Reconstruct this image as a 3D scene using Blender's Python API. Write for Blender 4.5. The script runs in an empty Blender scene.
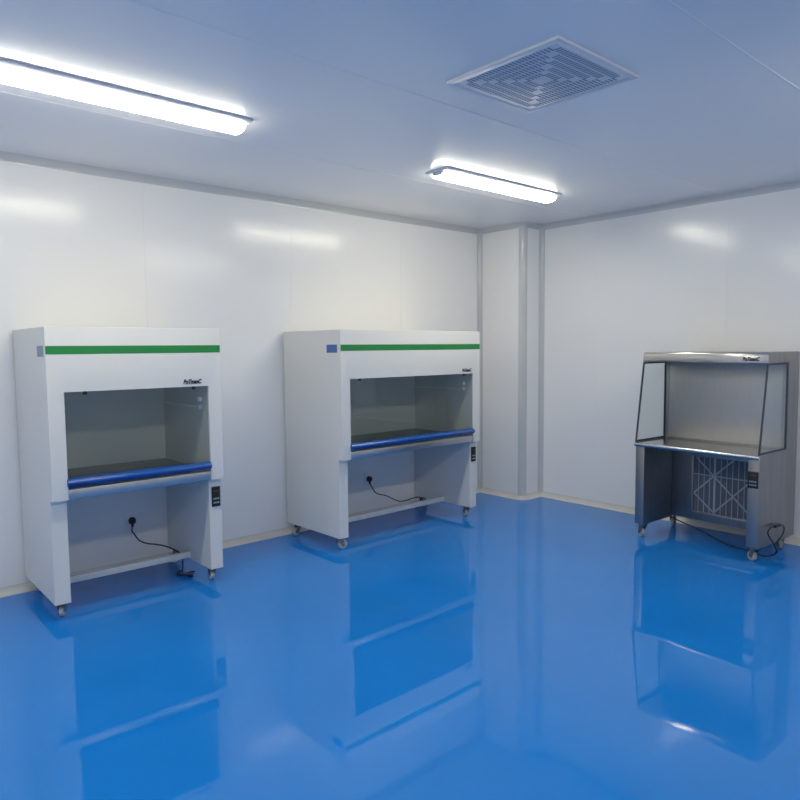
import bpy, bmesh, math, random
from mathutils import Vector, Matrix
random.seed(4)
sc = bpy.context.scene
COL = sc.collection
PI = math.pi

# ------------------------------------------------------------------ materials
def principled(name, color, rough=.5, metal=0., spec=.5, coat=0., coat_rough=.05, bump=None, vary=0., vary_scale=6., aniso=0., stretch=(1, 1, 1)):
    m = bpy.data.materials.new(name); m.use_nodes = True
    nt = m.node_tree; b = nt.nodes['Principled BSDF']
    b.inputs['Base Color'].default_value = (*color, 1)
    b.inputs['Roughness'].default_value = rough
    b.inputs['Metallic'].default_value = metal
    b.inputs['Specular IOR Level'].default_value = spec
    b.inputs['Coat Weight'].default_value = coat
    b.inputs['Coat Roughness'].default_value = coat_rough
    b.inputs['Anisotropic'].default_value = aniso
    tc = nt.nodes.new('ShaderNodeTexCoord')
    mp = nt.nodes.new('ShaderNodeMapping'); mp.inputs['Scale'].default_value = stretch
    nt.links.new(tc.outputs['Object'], mp.inputs['Vector'])
    if vary:
        n = nt.nodes.new('ShaderNodeTexNoise'); n.inputs['Scale'].default_value = vary_scale; n.inputs['Detail'].default_value = 4
        nt.links.new(mp.outputs['Vector'], n.inputs['Vector'])
        r = nt.nodes.new('ShaderNodeMapRange')
        r.inputs['From Min'].default_value = .3; r.inputs['From Max'].default_value = .7
        r.inputs['To Min'].default_value = 1 - vary; r.inputs['To Max'].default_value = 1 + vary
        nt.links.new(n.outputs['Fac'], r.inputs['Value'])
        mx = nt.nodes.new('ShaderNodeVectorMath'); mx.operation = 'SCALE'
        mx.inputs[0].default_value = color
        nt.links.new(r.outputs['Result'], mx.inputs['Scale'])
        nt.links.new(mx.outputs['Vector'], b.inputs['Base Color'])
    if bump:
        scale, strength, dist = bump
        n = nt.nodes.new('ShaderNodeTexNoise'); n.inputs['Scale'].default_value = scale; n.inputs['Detail'].default_value = 2
        nt.links.new(mp.outputs['Vector'], n.inputs['Vector'])
        bp = nt.nodes.new('ShaderNodeBump'); bp.inputs['Strength'].default_value = strength; bp.inputs['Distance'].default_value = dist
        nt.links.new(n.outputs['Fac'], bp.inputs['Height'])
        nt.links.new(bp.outputs['Normal'], b.inputs['Normal'])
    return m

def emission(name, color, strength):
    m = bpy.data.materials.new(name); m.use_nodes = True
    nt = m.node_tree; nt.nodes.clear()
    o = nt.nodes.new('ShaderNodeOutputMaterial'); e = nt.nodes.new('ShaderNodeEmission')
    e.inputs['Color'].default_value = (*color, 1); e.inputs['Strength'].default_value = strength
    nt.links.new(e.outputs[0], o.inputs['Surface'])
    return m

def glass(name, tint, ior=1.5, rough=.01):
    m = bpy.data.materials.new(name); m.use_nodes = True
    nt = m.node_tree; nt.nodes.clear()
    o = nt.nodes.new('ShaderNodeOutputMaterial')
    t = nt.nodes.new('ShaderNodeBsdfTransparent'); t.inputs['Color'].default_value = (*tint, 1)
    g = nt.nodes.new('ShaderNodeBsdfGlossy'); g.inputs['Roughness'].default_value = rough
    lw = nt.nodes.new('ShaderNodeLayerWeight'); lw.inputs['Blend'].default_value = .5
    pw = nt.nodes.new('ShaderNodeMath'); pw.operation = 'POWER'; pw.inputs[1].default_value = 5
    nt.links.new(lw.outputs['Facing'], pw.inputs[0])
    f = nt.nodes.new('ShaderNodeMapRange'); f.inputs['To Min'].default_value = ((ior - 1) / (ior + 1)) ** 2; f.inputs['To Max'].default_value = 1
    nt.links.new(pw.outputs[0], f.inputs['Value'])
    mx = nt.nodes.new('ShaderNodeMixShader')
    nt.links.new(f.outputs[0], mx.inputs['Fac'])
    nt.links.new(t.outputs[0], mx.inputs[1]); nt.links.new(g.outputs[0], mx.inputs[2])
    nt.links.new(mx.outputs[0], o.inputs['Surface'])
    return m

M = dict(
    wall=principled('painted_wall_panel', (.90, .895, .885), .18, spec=.45, bump=(3.0, .05, .01)),
    ceil=principled('painted_ceiling_panel', (.88, .87, .86), .20, spec=.5, bump=(2.0, .04, .01)),
    trim=principled('aluminium_cove_trim', (.60, .61, .61), .08, spec=.5),
    base=principled('cream_cove_base', (.68, .67, .63), .4),
    floor=principled('blue_epoxy_floor', (.010, .212, .68), .028, spec=.5, bump=(2.2, .035, .02), vary=.04, vary_scale=1.5),
    white=principled('off_white_enamel', (.74, .74, .72), .42, spec=.35, bump=(180, .04, .001)),
    inner=principled('pale_grey_enamel', (.80, .81, .78), .35),
    steel=principled('brushed_steel', (.56, .54, .52), .19, metal=1, vary=.04, vary_scale=7, stretch=(1, 6, 40)),
    lip=principled('satin_steel_worktop', (.56, .56, .56), .33, metal=1),
    steelv=principled('satin_steel_sheet', (.37, .355, .34), .46, metal=1, vary=.07, vary_scale=3, stretch=(14, 14, 1)),
    steelb=principled('bright_steel_edge', (.60, .59, .58), .22, metal=1),
    diff=principled('grey_diffuser_mesh', (.50, .49, .47), .45, metal=.75, vary=.03, vary_scale=9, stretch=(6, 6, 1)),
    chrome=principled('zinc_plated_metal', (.55, .55, .56), .25, metal=1),
    steelrefl=principled('steel_dark_reflection', (.17, .18, .19), .3, metal=.9),  # worktop steel with its dark reflections put into the colour
    fork=principled('dull_zinc_fork', (.30, .29, .28), .4, metal=.9),
    blue=principled('blue_anodised_profile', (.008, .085, .36), .25, spec=.6),
    green=principled('green_stripe', (.015, .25, .055), .5),
    sticker=principled('blue_grey_sticker', (.22, .29, .42), .4),
    stickerb=principled('blue_sticker', (.05, .13, .38), .4),
    black=principled('black_plastic', (.012, .012, .014), .4),
    cable=principled('black_cable', (.010, .010, .012), .5),
    gasket=principled('dark_gasket', (.035, .045, .065), .45),
    tyre=principled('grey_white_wheel', (.50, .50, .46), .45),
    rubber=principled('dark_rubber', (.05, .05, .05), .6),
    nylon=principled('white_nylon', (.80, .82, .82), .35),
    key=principled('pale_key', (.42, .45, .46), .5),
    redt=principled('dull_red_print', (.22, .05, .05), .5),
    ink=principled('navy_ink', (.018, .016, .045), .45),
    plastic=principled('white_socket_plastic', (.90, .90, .90), .35),
    card=principled('white_filter_card', (.42, .45, .48), .6),
    pleat=principled('grey_pleated_media', (.16, .18, .21), .9),
    lampw=principled('white_lamp_tray', (.72, .72, .74), .35),
    cap=principled('clear_white_end_cap', (.80, .82, .84), .15),
    dark=principled('dark_slot', (.33, .37, .43), .8),
    lamp=emission('lit_diffuser', (1.0, .938, .765), 30.5),
    glass=glass('tinted_glass', (.90, .93, .925)),
    glassc=glass('clear_glass', (.94, .965, .965)),
)

# ------------------------------------------------------------------ mesh helpers
class MB:
    def __init__(s): s.bm = bmesh.new()
    def _take(s, verts, bev, seg=2, mat=None):
        if bev:
            es = list({e for v in verts for e in v.link_edges})
            r = bmesh.ops.bevel(s.bm, geom=es, offset=bev, segments=seg, profile=.5, affect='EDGES', clamp_overlap=True)
    def box(s, x0, x1, y0, y1, z0, z1, bev=0, seg=2, mtx=None):
        b = bmesh.new()
        r = bmesh.ops.create_cube(b, size=1)
        for v in b.verts: v.co = Vector((x0 + (v.co.x + .5) * (x1 - x0), y0 + (v.co.y + .5) * (y1 - y0), z0 + (v.co.z + .5) * (z1 - z0)))
        if bev: bmesh.ops.bevel(b, geom=list(b.edges), offset=bev, segments=seg, profile=.5, affect='EDGES', clamp_overlap=True)
        return s.merge(b, mtx)
    def merge(s, b, mtx=None):
        if mtx: bmesh.ops.transform(b, matrix=mtx, verts=list(b.verts))
        me = bpy.data.meshes.new('t'); b.to_mesh(me); b.free(); s.bm.from_mesh(me); bpy.data.meshes.remove(me); return s
    def prism(s, pts, axis, a0, a1, bev=0, seg=2, mtx=None, keep=None):
        # pts: 2-D outline; axis 'x': (y,z) outline swept along x; 'y': (x,z); 'z': (x,y)
        b = bmesh.new()
        def P(p, a): return {'x': (a, p[0], p[1]), 'y': (p[0], a, p[1]), 'z': (p[0], p[1], a)}[axis]
        A = [b.verts.new(P(p, a0)) for p in pts]; B = [b.verts.new(P(p, a1)) for p in pts]
        n = len(pts)
        b.faces.new(A); b.faces.new(B[::-1])
        for i in range(n): b.faces.new((A[i], B[i], B[(i + 1) % n], A[(i + 1) % n]))
        bmesh.ops.recalc_face_normals(b, faces=list(b.faces))
        if bev: bmesh.ops.bevel(b, geom=[e for e in b.edges if keep is None or keep(e)], offset=bev, segments=seg, profile=.5, affect='EDGES', clamp_overlap=True)
        return s.merge(b, mtx)
    def cyl(s, c, r, h, axis='z', n=24, r2=None, bev=0, mtx=None):
        b = bmesh.new()
        bmesh.ops.create_cone(b, cap_ends=True, segments=n, radius1=r, radius2=r if r2 is None else r2, depth=h)
        if bev: bmesh.ops.bevel(b, geom=[e for e in b.edges if e.calc_face_angle(0) > 1], offset=bev, segments=2, profile=.5, affect='EDGES')
        R = {'z': Matrix(), 'x': Matrix.Rotation(PI / 2, 4, 'Y'), 'y': Matrix.Rotation(-PI / 2, 4, 'X')}[axis]
        T = Matrix.Translation(c) @ R
        return s.merge(b, (mtx @ T) if mtx else T)
    def tube(s, pts, r, n=10, smooth=8):
        P = [Vector(p) for p in pts]
        if smooth > 1:                                   # Catmull-Rom through the points
            Q = []
            E = [P[0] * 2 - P[1]] + P + [P[-1] * 2 - P[-2]]
            for i in range(1, len(E) - 2):
                a, b_, c, d = E[i - 1], E[i], E[i + 1], E[i + 2]
                for k in range(smooth):
                    t = k / smooth
                    Q.append(.5 * (2 * b_ + (c - a) * t + (2 * a - 5 * b_ + 4 * c - d) * t * t + (3 * b_ - 3 * c + d - a) * t ** 3))
            Q.append(P[-1]); P = Q
        b = bmesh.new(); rings = []
        up = Vector((0, 0, 1))
        for i, p in enumerate(P):
            t = (P[min(i + 1, len(P) - 1)] - P[max(i - 1, 0)]).normalized()
            u = t.cross(up)
            if u.length < .1: u = t.cross(Vector((1, 0, 0)))
            u.normalize(); w = u.cross(t)
            if i and (u.dot(pu) < 0): u, w = -u, -w
            pu = u
            rings.append([b.verts.new(p + r * (math.cos(2 * PI * k / n) * u + math.sin(2 * PI * k / n) * w)) for k in range(n)])
        for A, B in zip(rings, rings[1:]):
            for k in range(n): b.faces.new((A[k], A[(k + 1) % n], B[(k + 1) % n], B[k]))
        b.faces.new(rings[0][::-1]); b.faces.new(rings[-1])
        bmesh.ops.recalc_face_normals(b, faces=list(b.faces))
        return s.merge(b)
    def build(s, name, mat, parent=None, smooth=True, kind=None, origin=None):
        me = bpy.data.meshes.new(name)
        if origin is not None: bmesh.ops.translate(s.bm, vec=-Vector(origin), verts=list(s.bm.verts))
        s.bm.to_mesh(me); s.bm.free()
        if smooth:
            for p in me.polygons: p.use_smooth = True
            me.set_sharp_from_angle(angle=math.radians(25))
        me.materials.append(mat)
        o = bpy.data.objects.new(name, me); COL.objects.link(o)
        if parent: o.parent = parent
        if origin is not None: o.location = origin
        if kind: o['kind'] = kind
        return o

def tag(o, label=None, cat=None, group=None):
    if label: o['label'] = label
    if cat: o['category'] = cat
    if group: o['group'] = group
    return o
def empty(name, loc, rz, label, cat, group=None):
    o = bpy.data.objects.new(name, None); COL.objects.link(o)
    o.location = loc; o.rotation_euler = (0, 0, rz); o.empty_display_size = .2
    return tag(o, label, cat, group)
def copy_tree(o, parent=None):
    c = o.copy(); COL.objects.link(c)
    if parent: c.parent = parent
    for ch in list(o.children): copy_tree(ch, c)
    return c
def text_mesh(body, size, mat, name, parent, loc, rot, shear=.25, ext=.0008, bold=.0, sx=1.):
    cu = bpy.data.curves.new('t', 'FONT'); cu.body = body; cu.size = size; cu.shear = shear; cu.extrude = ext; cu.offset = bold
    cu.align_x = 'CENTER'
    t = bpy.data.objects.new('t', cu); COL.objects.link(t)
    dg = bpy.context.evaluated_depsgraph_get(); dg.update()
    me = bpy.data.meshes.new_from_object(t.evaluated_get(dg))
    bpy.data.objects.remove(t); me.name = name
    me.transform(Matrix.Diagonal((sx, 1, 1, 1)))
    me.materials.clear(); me.materials.append(mat)
    o = bpy.data.objects.new(name, me); COL.objects.link(o); o.parent = parent
    o.location = loc; o.rotation_euler = rot
    return o

# ------------------------------------------------------------------ the room
H = 2.6866
XW, YW = -8.3, -6.0            # the walls beyond the left edge of the photo and behind the viewer
PC, PD = .2836, .5592          # corner pillar
def struct(o): o['kind'] = 'structure'; return o

def seam_run(a0, a1, seams, g=.0013, depth=.0012):
    pts = [(a0, 0)]
    for q in sorted(seams):
        if a0 + .01 < q < a1 - .01: pts += [(q - g, 0), (q - g * .5, depth), (q + g * .5, depth), (q + g, 0)]
    return pts + [(a1, 0)]
def wall_panel(name, axis, a0, a1, pos, sign, seams, z0=0., z1=H, mat='wall', thick=.08):
    """a wall slab with shallow panel seams; `sign` is the side its back lies on"""
    run = seam_run(a0, a1, seams)
    out = [(a, pos + sign * d) for a, d in run] + [(a1, pos + sign * thick), (a0, pos + sign * thick)]
    if axis == 'y': out = [(b, a) for a, b in out]
    return struct(MB().prism(out, 'z', z0, z1).build(name, M[mat], smooth=False))

sx = [-3.725 + 1.18 * k for k in range(-4, 4)]
wall_panel('wall_left', 'x', XW, 0, 0, 1, sx)
sy = [-PD - 1.18 * k - .62 for k in range(0, 7)]
wall_panel('wall_right', 'y', YW, 0, 0, 1, sy)
wall_panel('wall_back', 'x', XW, 0, YW, -1, sx)
wall_panel('wall_front', 'y', YW, 0, XW, -1, sy)
# floor and ceiling
struct(MB().box(XW, 0, YW, 0, -.1, 0).build('floor', M['floor'], smooth=False))
run = seam_run(YW, 0, [-1.10, -2.305, -3.51, -4.715], .005, -.0014)
out = [(a, H + d) for a, d in run] + [(0, H + .1), (YW, H + .1)]
struct(MB().prism(out, 'x', XW, 0).build('ceiling', M['ceil'], smooth=False))
# pillar with rounded outer corner
rp = .055
arc = [(-PC + rp - rp * math.cos(t), -PD + rp - rp * math.sin(t)) for t in [PI / 2 * k / 12 for k in range(13)]]
struct(MB().prism([(-PC, -.0005)] + arc + [(-.0005, -PD), (-.0005, -.0005)], 'z', 0, H).build('wall_pillar', M['wall']))
# rounded aluminium corner post on the pillar
rq = rp + .0035
arc_o = [(-PC + rp - rq * math.cos(t), -PD + rp - rq * math.sin(t)) for t in [PI / 2 * k / 12 for k in range(13)]]
arc_i = [(-PC + rp - rp * math.cos(t), -PD + rp - rp * math.sin(t)) for t in [PI / 2 * k / 12 for k in range(13)]]
struct(MB().prism(arc_o + arc_i[::-1], 'z', .03, H - .03).build('trim_1', M['trim']))

def cove_profile(r, n=8):
    """concave quarter-round filling the angle between the two axes: (outward, up)"""
    return [(0, 0), (r, 0)] + [(r - r * math.sin(t), r - r * math.cos(t)) for t in [PI / 2 * k / n for k in range(1, n)]] + [(0, r)]
def cove(name, p0, p1, inward, r, top, mat, ext=0.):
    """cove between floor (or ceiling) and a wall running from p0 to p1; inward = unit 2-D vector into the room"""
    b = MB(); d = (Vector(p1) - Vector(p0)).normalized()
    a = Vector(p0) - d * ext; c = Vector(p1) + d * ext
    bm = b.bm; rings = []
    for q in (a, c):
        rings.append([bm.verts.new((q.x + inward[0] * o, q.y + inward[1] * o, (H - u) if top else u)) for o, u in cove_profile(r)])
    n = len(rings[0])
    for k in range(n): bm.faces.new((rings[0][k], rings[0][(k + 1) % n], rings[1][(k + 1) % n], rings[1][k]))
    bm.faces.new(rings[0]); bm.faces.new(rings[1][::-1])
    bmesh.ops.recalc_face_normals(bm, faces=list(bm.faces))
    return struct(b.build(name, M[mat]))
RB = .048
cove('baseboard_left', (XW, 0), (-PC, 0), (0, -1), RB, False, 'base')
cove('baseboard_right', (0, -PD), (0, YW), (-1, 0), RB, False, 'base')
cove('baseboard_back', (XW, YW), (0, YW), (0, 1), RB, False, 'base')
cove('baseboard_front', (XW, 0), (XW, YW), (1, 0), RB, False, 'base')
cove('trim_2', (XW, 0), (-PC, 0), (0, -1), RB, True, 'trim')
cove('trim_3', (0, -PD), (0, YW), (-1, 0), RB, True, 'trim')
# around the pillar: one run of cove with a rounded outer corner, at floor and ceiling
def pillar_cove(name, top, mat):
    b = MB(); bm = b.bm; path = [(-PC, 0, -1, 0)]
    for k in range(13):
        t = PI / 2 * k / 12
        path.append((-PC + rp - rp * math.cos(t), -PD + rp - rp * math.sin(t), -math.cos(t), -math.sin(t)))
    path.append((0, -PD, 0, -1))
    rings = [[bm.verts.new((x + nx * o, y + ny * o, (H - u) if top else u)) for o, u in cove_profile(RB)] for x, y, nx, ny in path]
    n = len(rings[0])
    for A, B in zip(rings, rings[1:]):
        for k in range(n): bm.faces.new((A[k], A[(k + 1) % n], B[(k + 1) % n], B[k]))
    bm.faces.new(rings[0]); bm.faces.new(rings[-1][::-1])
    bmesh.ops.recalc_face_normals(bm, faces=list(bm.faces))
    return struct(b.build(name, M[mat]))
pillar_cove('baseboard_pillar', False, 'base')
pillar_cove('trim_4', True, 'trim')
# upright coves in the two inner corners
def upright(name, x, y, ix, iy, r=.04):
    pts = [(x + ix * o, y + iy * u) for o, u in cove_profile(r)]
    return struct(MB().prism(pts, 'z', .02, H - .02).build(name, M['trim']))
upright('trim_5', -PC, 0, -1, -1)
upright('trim_6', 0, -PD, -1, -1)

# ------------------------------------------------------------------ ceiling lights
def make_light():
    L = 1.27; w = .215; d = .055
    root = empty('ceiling_light', (0, 0, 0), 0, 'x', 'ceiling light')
    # shallow tray with flared lips
    MB().prism([(-w / 2, 0), (w / 2, 0), (w / 2, -.010), (w * .36, -.017), (-w * .36, -.017), (-w / 2, -.010)], 'x', -L / 2, L / 2, bev=.0012).build('tray', M['lampw'], root)
    n = 12; hw = .07
    arc = [(hw * math.cos(t), -.017 - (d - .017) * (math.sin(t)) ** .7) for t in [PI * k / n for k in range(n + 1)]]
    MB().prism(arc, 'x', -L / 2 + .020, L / 2 - .020, bev=.004).build('diffuser', M['lamp'], root)
    for s in (-1, 1):
        x0, x1 = sorted((s * (L / 2 - .0195), s * (L / 2 - .012)))
        arc2 = [(hw * .8 * math.cos(t), -.0171 - (d * .72 - .0165) * (math.sin(t)) ** .7) for t in [PI * k / n for k in range(n + 1)]]
        c = MB().prism(arc2, 'x', x0, x1, bev=.003).build('end_cap', M['cap'], root)
        for y in (-.035, .035):
            MB().cyl((s * (L / 2 - .010), y, -.025), .005, .008, 'x', 12).build('screw', M['chrome'], c)
    return root
LX = [-1.655, -4.365, -7.075]
LY = [-1.402, -4.0]
light_labels = {
    (0, 0): 'lit ceiling light nearest the corner pillar, above the space between the two far cabinets',
    (1, 0): 'lit ceiling light above the left green-striped cabinet, nearer the viewer',
    (2, 0): 'lit ceiling light at the far left end of the front row, outside the view',
    (0, 1): 'lit ceiling light of the rear row, on the stainless bench side, outside the view',
    (1, 1): 'lit ceiling light of the rear row, almost straight above the viewer',
    (2, 1): 'lit ceiling light of the rear row, farthest from the stainless bench',
}
lt = None
for (i, j), lab in light_labels.items():
    o = make_light() if lt is None else copy_tree(lt)
    lt = lt or o
    o.location = (LX[i], LY[j], H); tag(o, lab, 'ceiling light', 'ceiling lights')

# ------------------------------------------------------------------ perforated ceiling vent
vx, vy, vs = -3.03, -2.812, .60
vent = empty('ceiling_vent', (vx, vy, H), 0, 'square white perforated air vent set in the ceiling panels', 'vent')
MB().box(-vs / 2 + .03, vs / 2 - .03, -vs / 2 + .03, vs / 2 - .03, -.010, -.0005, .002).build('face_plate', M['lampw'], vent)
f = MB()
for a in (0, 1, 2, 3):
    f.prism([(-vs / 2, -vs / 2), (vs / 2, -vs / 2), (vs / 2 - .032, -vs / 2 + .032), (-vs / 2 + .032, -vs / 2 + .032)], 'z', -.014, -.0003, bev=.002, mtx=Matrix.Rotation(a * PI / 2, 4, 'Z'))
f.build('frame', M['lampw'], vent)
s = MB()
for a in range(4):
    R = Matrix.Rotation(a * PI / 2, 4, 'Z')
    for r in range(5):
        yy = -.235 + r * .045
        for k in range(-12, 13):
            xx = k * .018
            if abs(xx) < abs(yy) - .012: s.box(xx - .0045, xx + .0045, yy - .018, yy + .018, -.0112, -.0098, mtx=R)
s.build('slots', M['dark'], vent, smooth=False)

# ------------------------------------------------------------------ casters
def caster(parent, x, y, turn, h=.097, braked=True):
    R = Matrix.Translation((x, y, 0)) @ Matrix.Rotation(turn, 4, 'Z')
    r = .035
    b = MB()
    b.box(-.032, .032, -.03, .03, h - .004, h, .001, mtx=R)
    b.cyl((0, 0, h - .010), .021, .014, 'z', 20, mtx=R)
    for s_ in (-1, 1):   # fork cheeks, raked back to the axle
        b.prism([(-.024, h - .010), (.022, h - .010), (.038, r + .010), (.036, r - .010), (.018, r - .010), (-.014, h - .034)], 'y', s_ * .0175 - .002, s_ * .0175 + .002, mtx=R)
    b.box(-.018, .018, -.0165, .0165, h - .016, h - .012, mtx=R)
    o = b.build('caster', M['fork'], parent)
    w = MB()
    w.cyl((.026, 0, r), r, .024, 'y', 28, bev=.005, mtx=R)
    w.build('wheel', M['tyre'], o)
    hb = MB(); hb.cyl((.026, 0, r), .013, .029, 'y', 16, mtx=R); hb.cyl((.026, 0, r), .006, .042, 'y', 12, mtx=R)
    hb.build('hub', M['chrome'], o)
    if braked:
        MB().prism([(.016, h - .020), (.052, h - .036), (.054, h - .041), (.018, h - .027)], 'y', -.012, .012, bev=.001, mtx=R).build('brake_pedal', M['chrome'], o)
    return o

def control_panel(parent, x0, x1, y, z0, z1):
    p = MB().box(x0, x1, y - .008, y, z0, z1, .002).build('control_panel', M['black'], parent)
    p['label'] = 'black keypad'
    w, h = x1 - x0, z1 - z0
    MB().box(x0 + w * .25, x0 + w * .78, y - .0088, y - .0078, z0 + h * .76, z0 + h * .80).build('indicator', M['redt'], p)
    for r in range(2):
        for k in range(4):
            cx = x0 + w * (.22 + .185 * k); cz = z0 + h * (.40 - .2 * r)
            MB().box(cx - w * .06, cx + w * .06, y - .0095, y - .0075, cz - h * .04, cz + h * .04, .0006).build('button', M['key'], p)
    return p

# ------------------------------------------------------------------ white cabinets with a sliding glass front
def white_cabinet(loc, rz, W, D, Ht, label, stick, wheel_turns, logo_x):
    cx, cy = W / 2, D / 2
    o2 = Vector((loc[0], loc[1], 0)) + Matrix.Rotation(rz, 3, 'Z') @ Vector((cx, cy, 0))
    root = empty('clean_bench', o2, rz, label, 'laboratory cabinet', 'white clean benches')
    X = lambda u: u - cx
    Y = lambda v: v - cy
    st, zb, zo, zt = .083, .683, 1.276, Ht
    S, leg, hb = .043, .082, .097
    # upper housing: an arch-shaped shell open at the front
    MB().prism([(X(0), zb), (X(0), zt), (X(W), zt), (X(W), zb), (X(W - st), zb), (X(W - st), zo), (X(st), zo), (X(st), zb)], 'y', Y(0), Y(D), bev=.0025, keep=lambda e: min(v.co.z for v in e.verts) > zb + .1).build('housing', M['white'], root)
    MB().box(X(st), X(W - st), Y(D - .014), Y(D - .002), zb, zo).build('back_panel', M['inner'], root, smooth=False)
    for u0, u1 in ((0, leg), (W - leg, W)):
        MB().box(X(u0), X(u1), Y(S), Y(D), hb, zb - .0002).build('side_panel', M['white'], root)
    # foot bar between the side panels
    MB().box(X(leg), X(W - leg), Y(.352), Y(.378), .106, .146, .002).build('crossbar', M['white'], root)
    # steel worktop with front lip
    wt = MB().box(X(st) + .0005, X(W - st) - .0005, Y(.004), Y(D - .015), zb + .002, .739, .003).build('worktop', M['lip'], root)
    wt['label'] = 'stainless steel worktop with folded front lip'
    ch = MB().box(X(st) + .002, X(W - st) - .002, Y(.045), Y(D - .016), .7391, .7412, .0006).build('chamber_floor', M['steelrefl'], root)  # thin sheet added over the worktop, coloured dark for the steel's reflections
    ch['label'] = 'chamber floor sheet with dark reflections in its colour'
    # blue handle on the lower edge of the sash
    prof = [(-.002, .755), (-.012, .760), (-.022, .769), (-.026, .778), (-.024, .785), (-.012, .796), (.004, .800), (.030, .800), (.030, .755)]
    hbm = MB().prism([(Y(a), z) for a, z in prof], 'x', X(st) - .004, X(W - st) - .002, bev=.002).build('handle_bar', M['blue'], root)
    hbm['label'] = 'blue handle strip'
    # tilted glass sash
    z0, z1, v0, v1, tk = .7995, 1.300, .010, .013, .005
    MBg = MB().prism([(Y(v0), z0), (Y(v1), zo - .002), (Y(v1 + tk), zo - .002), (Y(v0 + tk), z0)], 'x', X(st) + .003, X(W - st) - .003)
    sash = MBg.build('glass_sash', M['glass'], root, smooth=False)
    for u, d in ((st, 1), (W - st, -1)):              # round knobs and a slim rail on each chamber side
        for z in (1.186, 1.137):
            k = MB(); k.cyl((X(u + d * .0145), Y(.108), z), .0155, .027, 'x', 20, bev=.003)
            k.build('side_knob', M['nylon'], root)
        MB().box(*sorted((X(u), X(u + d * .008))), Y(.135), Y(D - .016), 1.131, 1.140, .001).build('side_rail', M['plastic'], root)
    for u in (.20, W - .165):
        k = MB(); k.cyl((X(u), Y(.034), zo - .010), .011, .020, 'z', 16, bev=.002); k.box(X(u) - .004, X(u) + .004, Y(.016), Y(.034), zo - .012, zo - .004)
        k.build('stop_knob', M['black'], root)
    # green stripe across the header and a sticker on the left side
    stp = MB().box(X(0) + .001, X(W) - .001, Y(-.0012), Y(.0005), 1.482, 1.527).build('stripe', M['green'], root, smooth=False)
    stp['label'] = 'green stripe across the front'
    MB().box(X(-.0012), X(.0005), Y(.040), Y(.166), 1.469, 1.528).build('sticker', M[stick], root, smooth=False)
    text_mesh('BoTmanC', .036, M['ink'], 'nameplate', root, (X(logo_x), Y(-.0012), 1.294), (PI / 2, 0, 0), .3, .001, .0018, .76)
    control_panel(root, X(W - .066), X(W - .009), Y(S), .502, .630)
    for (u, v), t in zip(((.045, .11), (W - .042, .115), (.045, D - .085), (W - .052, D - .085)), wheel_turns):
        caster(root, X(u), Y(v), t)
    return root

rad = math.radians
cab1 = white_cabinet((-4.5739, -.7479), rad(-.8739), 1.001, .7321, 1.6298,
    'narrower white cabinet with green stripe and pale grey sticker, in front of the left wall', 'sticker',
    (rad(60), rad(75), rad(60), rad(172)), .812)
cab2 = white_cabinet((-2.636, -.7661), rad(.7073), 1.5121, .7413, 1.6347,
    'wider white cabinet with green stripe and blue sticker, beside the corner pillar', 'stickerb',
    (rad(-15), rad(70), rad(-165), rad(20)), 1.343)

# ------------------------------------------------------------------ stainless bench
W, D, Ht = .9338, .5997, 1.4483
a3 = rad(-3.0496 - 90)
cx, cy = W / 2, D / 2
o3 = Vector((-.7305, -1.9954, 0)) + Matrix.Rotation(a3, 3, 'Z') @ Vector((cx, cy, 0))
sb = empty('steel_bench', o3, a3, 'stainless steel bench with glass side wings and open front, by the right wall', 'laboratory cabinet')
X = lambda u: u - cx
Y = lambda v: v - cy
zw0, zw1 = .722, .753
# plenum: the tall box along the back
VB = .430
b = MB()
b.box(X(0), X(W), Y(VB), Y(D), .125, Ht, .003)
b.build('plenum', M['steelv'], sb)
# hood
MB().prism([(Y(.104), 1.374), (Y(.112), 1.437), (Y(.116), 1.444), (Y(.124), Ht), (Y(VB - .0005), Ht), (Y(VB - .0005), 1.374)], 'x', X(0), X(W), bev=.0015).build('hood', M['steel'], sb)
text_mesh('BoTmanC', .036, M['ink'], 'nameplate', sb, (X(.815), Y(.1035), 1.389), (rad(83), 0, 0), .3, .001, .0018, .76)
# diffuser face at the back of the chamber
df = MB().box(X(.035), X(W - .035), Y(VB - .008), Y(VB - .0005), .768, 1.372, .0015).build('diffuser_panel', M['diff'], sb)
for u0, u1 in ((.009, .034), (W - .034, W - .009)):
    MB().box(X(u0), X(u1), Y(VB - .012), Y(VB - .0005), .756, 1.3735, .001).build('side_post', M['steelv'], sb)
# worktop with rounded nose
n = 10; r = (zw1 - zw0) / 2; zc = (zw0 + zw1) / 2
nose = [(Y(r) - r * math.sin(t), zc - r * math.cos(t)) for t in [PI * k / n for k in range(n + 1)]]
wt = MB().prism(nose + [(Y(VB - .0005), zw1), (Y(VB - .0005), zw0)], 'x', X(-.003), X(W)).build('worktop', M['steelb'], sb)
wt['label'] = 'polished steel worktop with rounded nose'
# stands
def stand(u0, u1, name='side_panel'):
    MB().box(X(u0), X(u1), Y(.020), Y(VB - .0005), .112, zw0 - .0005, .003).build(name, M['steelv'], sb)
stand(0, .074); stand(W - .078, W)
# thin cladding sheets, one to each end
for u0, u1 in ((-.0018, -.0002), (W + .0002, W + .0018)):
    MB().prism([(Y(.030), .113), (Y(D), .113), (Y(D), Ht - .001), (Y(.124), Ht - .001), (Y(.1125), 1.437), (Y(.1045), 1.3745), (Y(VB + .001), 1.3745), (Y(VB + .001), .7565), (Y(.030), .7565)], 'x', X(u0), X(u1)).build('side_sheet', M['steelv'], sb, smooth=False)
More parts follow.
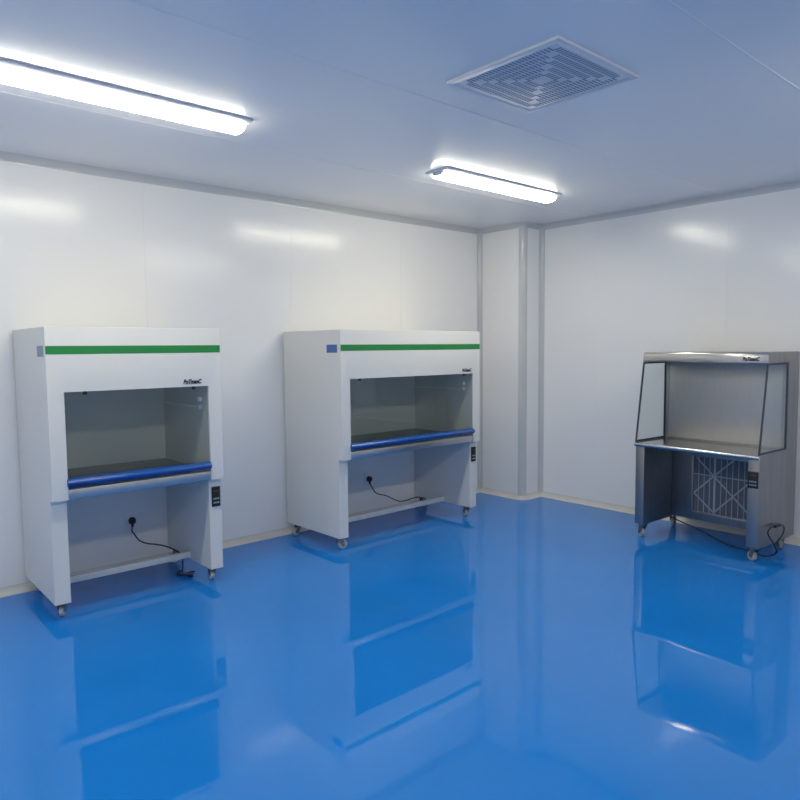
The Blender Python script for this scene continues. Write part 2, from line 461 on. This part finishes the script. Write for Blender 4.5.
# lower filter in the plenum face
fu0, fu1, fz0, fz1 = .240, .72, .178, .655
fl = MB()
for u0, u1, z0, z1 in ((fu0, fu1, fz1 - .022, fz1), (fu0, fu1, fz0, fz0 + .022), (fu0, fu0 + .022, fz0, fz1), (fu1 - .022, fu1, fz0, fz1)):
    fl.box(X(u0), X(u1), Y(VB - .016), Y(VB - .0005), z0, z1, .0015)
flt = fl.build('filter_frame', M['steelv'], sb)
flt['label'] = 'pleated air filter set in the lower back'
# pleated media: a folded sheet
nf = 18; pts = []
for k in range(nf * 2 + 1):
    pts.append((X(fu0 + .022 + (fu1 - fu0 - .044) * k / (2 * nf)), Y(VB - .002) - (.008 if k % 2 else 0)))
pts += [(X(fu1 - .022), Y(VB - .0008)), (X(fu0 + .022), Y(VB - .0008))]
MB().prism(pts, 'z', fz0 + .022, fz1 - .022).build('pleated_media', M['pleat'], flt, smooth=False)
# white lattice: uprights, a crossbar and crossing diagonals
la = MB(); iu0, iu1, iz0, iz1 = fu0 + .02, fu1 - .02, fz0 + .02, fz1 - .02
def strip(u0, z0, u1, z1, w=.012):
    L = math.hypot(u1 - u0, z1 - z0); an = math.atan2(z1 - z0, u1 - u0)
    la.box(0, L, -.0006, .0006, -w / 2, w / 2, mtx=Matrix.Translation((X(u0), Y(VB - .0125), z0)) @ Matrix.Rotation(-an, 4, 'Y'))
for k in range(1, 10): strip(iu0 + (iu1 - iu0) * k / 10, iz0, iu0 + (iu1 - iu0) * k / 10, iz1, .006)
hs = .148                                  # half a diamond
au, az = .428, .490                        # the upper crossing
for (u0, z0), (u1, z1) in (((au - hs, az + hs * .93), (au + 1.75 * hs, az - hs * 1.62)), ((au - hs * 1.09, az - hs * 1.0), (au + hs, az + hs)),
                           ((au - hs * 1.09, az - hs * 1.0), (au, az - hs * 1.9)), ((au, az - hs * 1.9), (au + hs * 1.8, az - hs * .05))):
    strip(u0, z0, u1, z1, .012)
strip(iu0, az + .004, iu1, az + .004, .009); strip(au, iz0, au, iz1, .011)
la.build('lattice', M['card'], flt, smooth=False)
# glass wings in dark gaskets
def wing(u, side):
    g = .013
    P = [(.100, 1.372), (VB - .003, 1.372), (VB - .003, .756), (.006, .756)]
    Q = [(.100 + g, 1.372 - g), (VB - .003 - g * 1.3, 1.372 - g), (VB - .003 - g * 1.3, .756 + g), (.006 + g * 1.35, .756 + g)]
    bm_ = bmesh.new(); th = .008
    u0, u1 = (u, u + th)
    vs_ = [[bm_.verts.new((X(uu), Y(v), z)) for v, z in ring] for uu in (u0, u1) for ring in (P, Q)]
    for k in range(4):
        k2 = (k + 1) % 4
        bm_.faces.new((vs_[0][k], vs_[0][k2], vs_[1][k2], vs_[1][k])); bm_.faces.new((vs_[2][k], vs_[3][k], vs_[3][k2], vs_[2][k2]))
        bm_.faces.new((vs_[0][k], vs_[2][k], vs_[2][k2], vs_[0][k2])); bm_.faces.new((vs_[1][k], vs_[1][k2], vs_[3][k2], vs_[3][k]))
    bmesh.ops.recalc_face_normals(bm_, faces=list(bm_.faces))
    o = MB().merge(bm_).build('wing_frame', M['gasket'], sb, smooth=False)
    MB().prism([(Y(v), z) for v, z in Q], 'x', X(u + .002), X(u + .006)).build('glass_pane', M['glassc'], o, smooth=False)
wing(.0005, -1); wing(W - .0085, 1)
control_panel(sb, X(W - .074), X(W - .005), Y(.020), .528, .642)
for (u, v), t in zip(((.037, .085), (W - .05, .105), (.020, D - .06), (W - .06, D - .055)), (rad(165), rad(155), rad(95), rad(120))):
    caster(sb, X(u), Y(v), t, h=.112 if v < .3 else .125)

# ------------------------------------------------------------------ sockets and cords
def outlet(x, z, label):
    r = empty('wall_outlet', (x, 0, z), 0, label, 'socket', 'wall sockets')
    MB().box(-.043, .043, -.008, -.0005, -.043, .043, .003).build('cover_plate', M['plastic'], r)
    h = MB()
    for dx, dz, an in ((-.009, .018, 0), (.009, .018, 0), (-.010, -.014, .5), (.010, -.014, -.5), (0, -.004, 0)):
        h.box(-.0015, .0015, -.0084, -.0075, -.006, .006, mtx=Matrix.Translation((dx, 0, dz)) @ Matrix.Rotation(an, 4, 'Y'))
    h.build('slots', M['dark'], r, smooth=False)
    return r
outlet(-3.888, .346, 'white wall socket under the worktop of the narrower white cabinet')
outlet(-1.785, .352, 'white wall socket under the worktop of the wider white cabinet')

def plug(parent, x, z):
    p = MB()
    p.prism([(-.020, -.020), (.020, -.020), (.022, .006), (.012, .022), (-.012, .022), (-.022, .006)], 'y', -.040, -.0088, bev=.004, mtx=Matrix.Translation((x, 0, z)))
    p.cyl((x, -.028, z - .030), .008, .026, 'z', 12, r2=.011)
    return p.build('plug', M['black'], parent)
def local(o, u, v, z, W, D):
    return o.matrix_basis @ Vector((u - W / 2, v - D / 2, z))
bpy.context.view_layer.update()
def cord(pts, label, plugpos=None, r=.0048):
    base = Vector(pts[0])
    c = MB().tube(pts, r).build('power_cord', M['cable'])
    tag(c, label, 'cord', 'power cords')
    if plugpos: plug(c, *plugpos)
    return c
c1 = lambda u, v, z: local(cab1, u, v, z, 1.001, .7321)
c2 = lambda u, v, z: local(cab2, u, v, z, 1.5121, .7413)
c3 = lambda u, v, z: local(sb, u, v, z, W, D)
cord([(-3.890, -.028, .292), c1(.655, .695, .270), c1(.663, .68, .250), c1(.691, .66, .202), c1(.727, .62, .183), c1(.776, .57, .176), c1(.812, .52, .169), c1(.850, .47, .150),
      c1(.885, .455, .12), c1(.903, .45, .06), c1(.895, .44, .008), c1(.86, .42, .006), c1(.825, .37, .006), c1(.85, .33, .006), c1(.885, .30, .0065), c1(.89, .265, .007), c1(.862, .272, .012), c1(.86, .31, .017), c1(.90, .345, .010), c1(.94, .35, .006)],
     'black power cord trailing from the socket behind the narrower white cabinet', (-3.890, .330))
cord([(-1.782, -.028, .298), c2(.863, .70, .265), c2(.90, .68, .208), c2(.961, .62, .185), c2(1.02, .605, .152), c2(1.108, .60, .113), c2(1.20, .60, .110), c2(1.279, .60, .118), c2(1.36, .61, .110), c2(1.395, .63, .06), c2(1.38, .64, .008), c2(1.32, .62, .006)],
     'black power cord hanging low behind the foot bar of the wider white cabinet', (-1.782, .335))
cord([c3(.06, .44, .119), c3(.085, .43, .108), c3(.156, .42, .090), c3(.251, .40, .078), c3(.344, .38, .062), c3(.43, .37, .040), c3(.512, .36, .018), c3(.60, .345, .006), c3(.72, .32, .006), c3(.88, .27, .006), c3(.965, .24, .055), c3(.968, .19, .13), c3(.966, .125, .185), c3(.964, .105, .225), c3(.964, .15, .247), c3(.964, .215, .245)],
     'black power cord looping up over the side of the stainless bench')
# the loose plug at the end of that loop, held by the cord
lp = [o for o in COL.objects if o.name.startswith('power_cord')][-1]
pl = MB(); pl.tube([c3(.964, .205, .246), c3(.964, .285, .242)], .012, 12, 1); pl.tube([c3(.964, .285, .242), c3(.965, .335, .232), c3(.965, .36, .20), c3(.966, .33, .165), c3(.966, .25, .130), c3(.966, .22, .11)], .0048)
pl.build('plug', M['black'], lp)

# ------------------------------------------------------------------ camera, world, view
f_px = 684.1112
yaw, pit, rol = rad(48.3226), rad(4.3612), rad(-.5207)
fw = Vector((math.cos(yaw) * math.cos(pit), math.sin(yaw) * math.cos(pit), -math.sin(pit)))
rt = Vector((math.sin(yaw), -math.cos(yaw), 0)); up = rt.cross(fw)
r2 = rt * math.cos(rol) + up * math.sin(rol); u2 = -rt * math.sin(rol) + up * math.cos(rol)
cd = bpy.data.cameras.new('camera'); cam = bpy.data.objects.new('camera', cd); COL.objects.link(cam)
cd.sensor_width = 36; cd.lens = 36 * f_px / 800
cam.matrix_world = Matrix(((r2.x, u2.x, -fw.x, -5.5911), (r2.y, u2.y, -fw.y, -4.7227), (r2.z, u2.z, -fw.z, 1.5), (0, 0, 0, 1)))
sc.camera = cam
w = bpy.data.worlds.new('world'); sc.world = w; w.use_nodes = True
w.node_tree.nodes['Background'].inputs['Color'].default_value = (.5, .55, .6, 1)
w.node_tree.nodes['Background'].inputs['Strength'].default_value = .0
sc.view_settings.view_transform = 'Standard'; sc.view_settings.look = 'None'
sc.view_settings.exposure = 0; sc.view_settings.gamma = 1; sc.view_settings.use_curve_mapping = False
sc.cycles.max_bounces = 12; sc.cycles.diffuse_bounces = 6; sc.cycles.glossy_bounces = 5; sc.cycles.transparent_max_bounces = 12
sc.cycles.sample_clamp_indirect = 8
sc.cycles.use_denoising = True
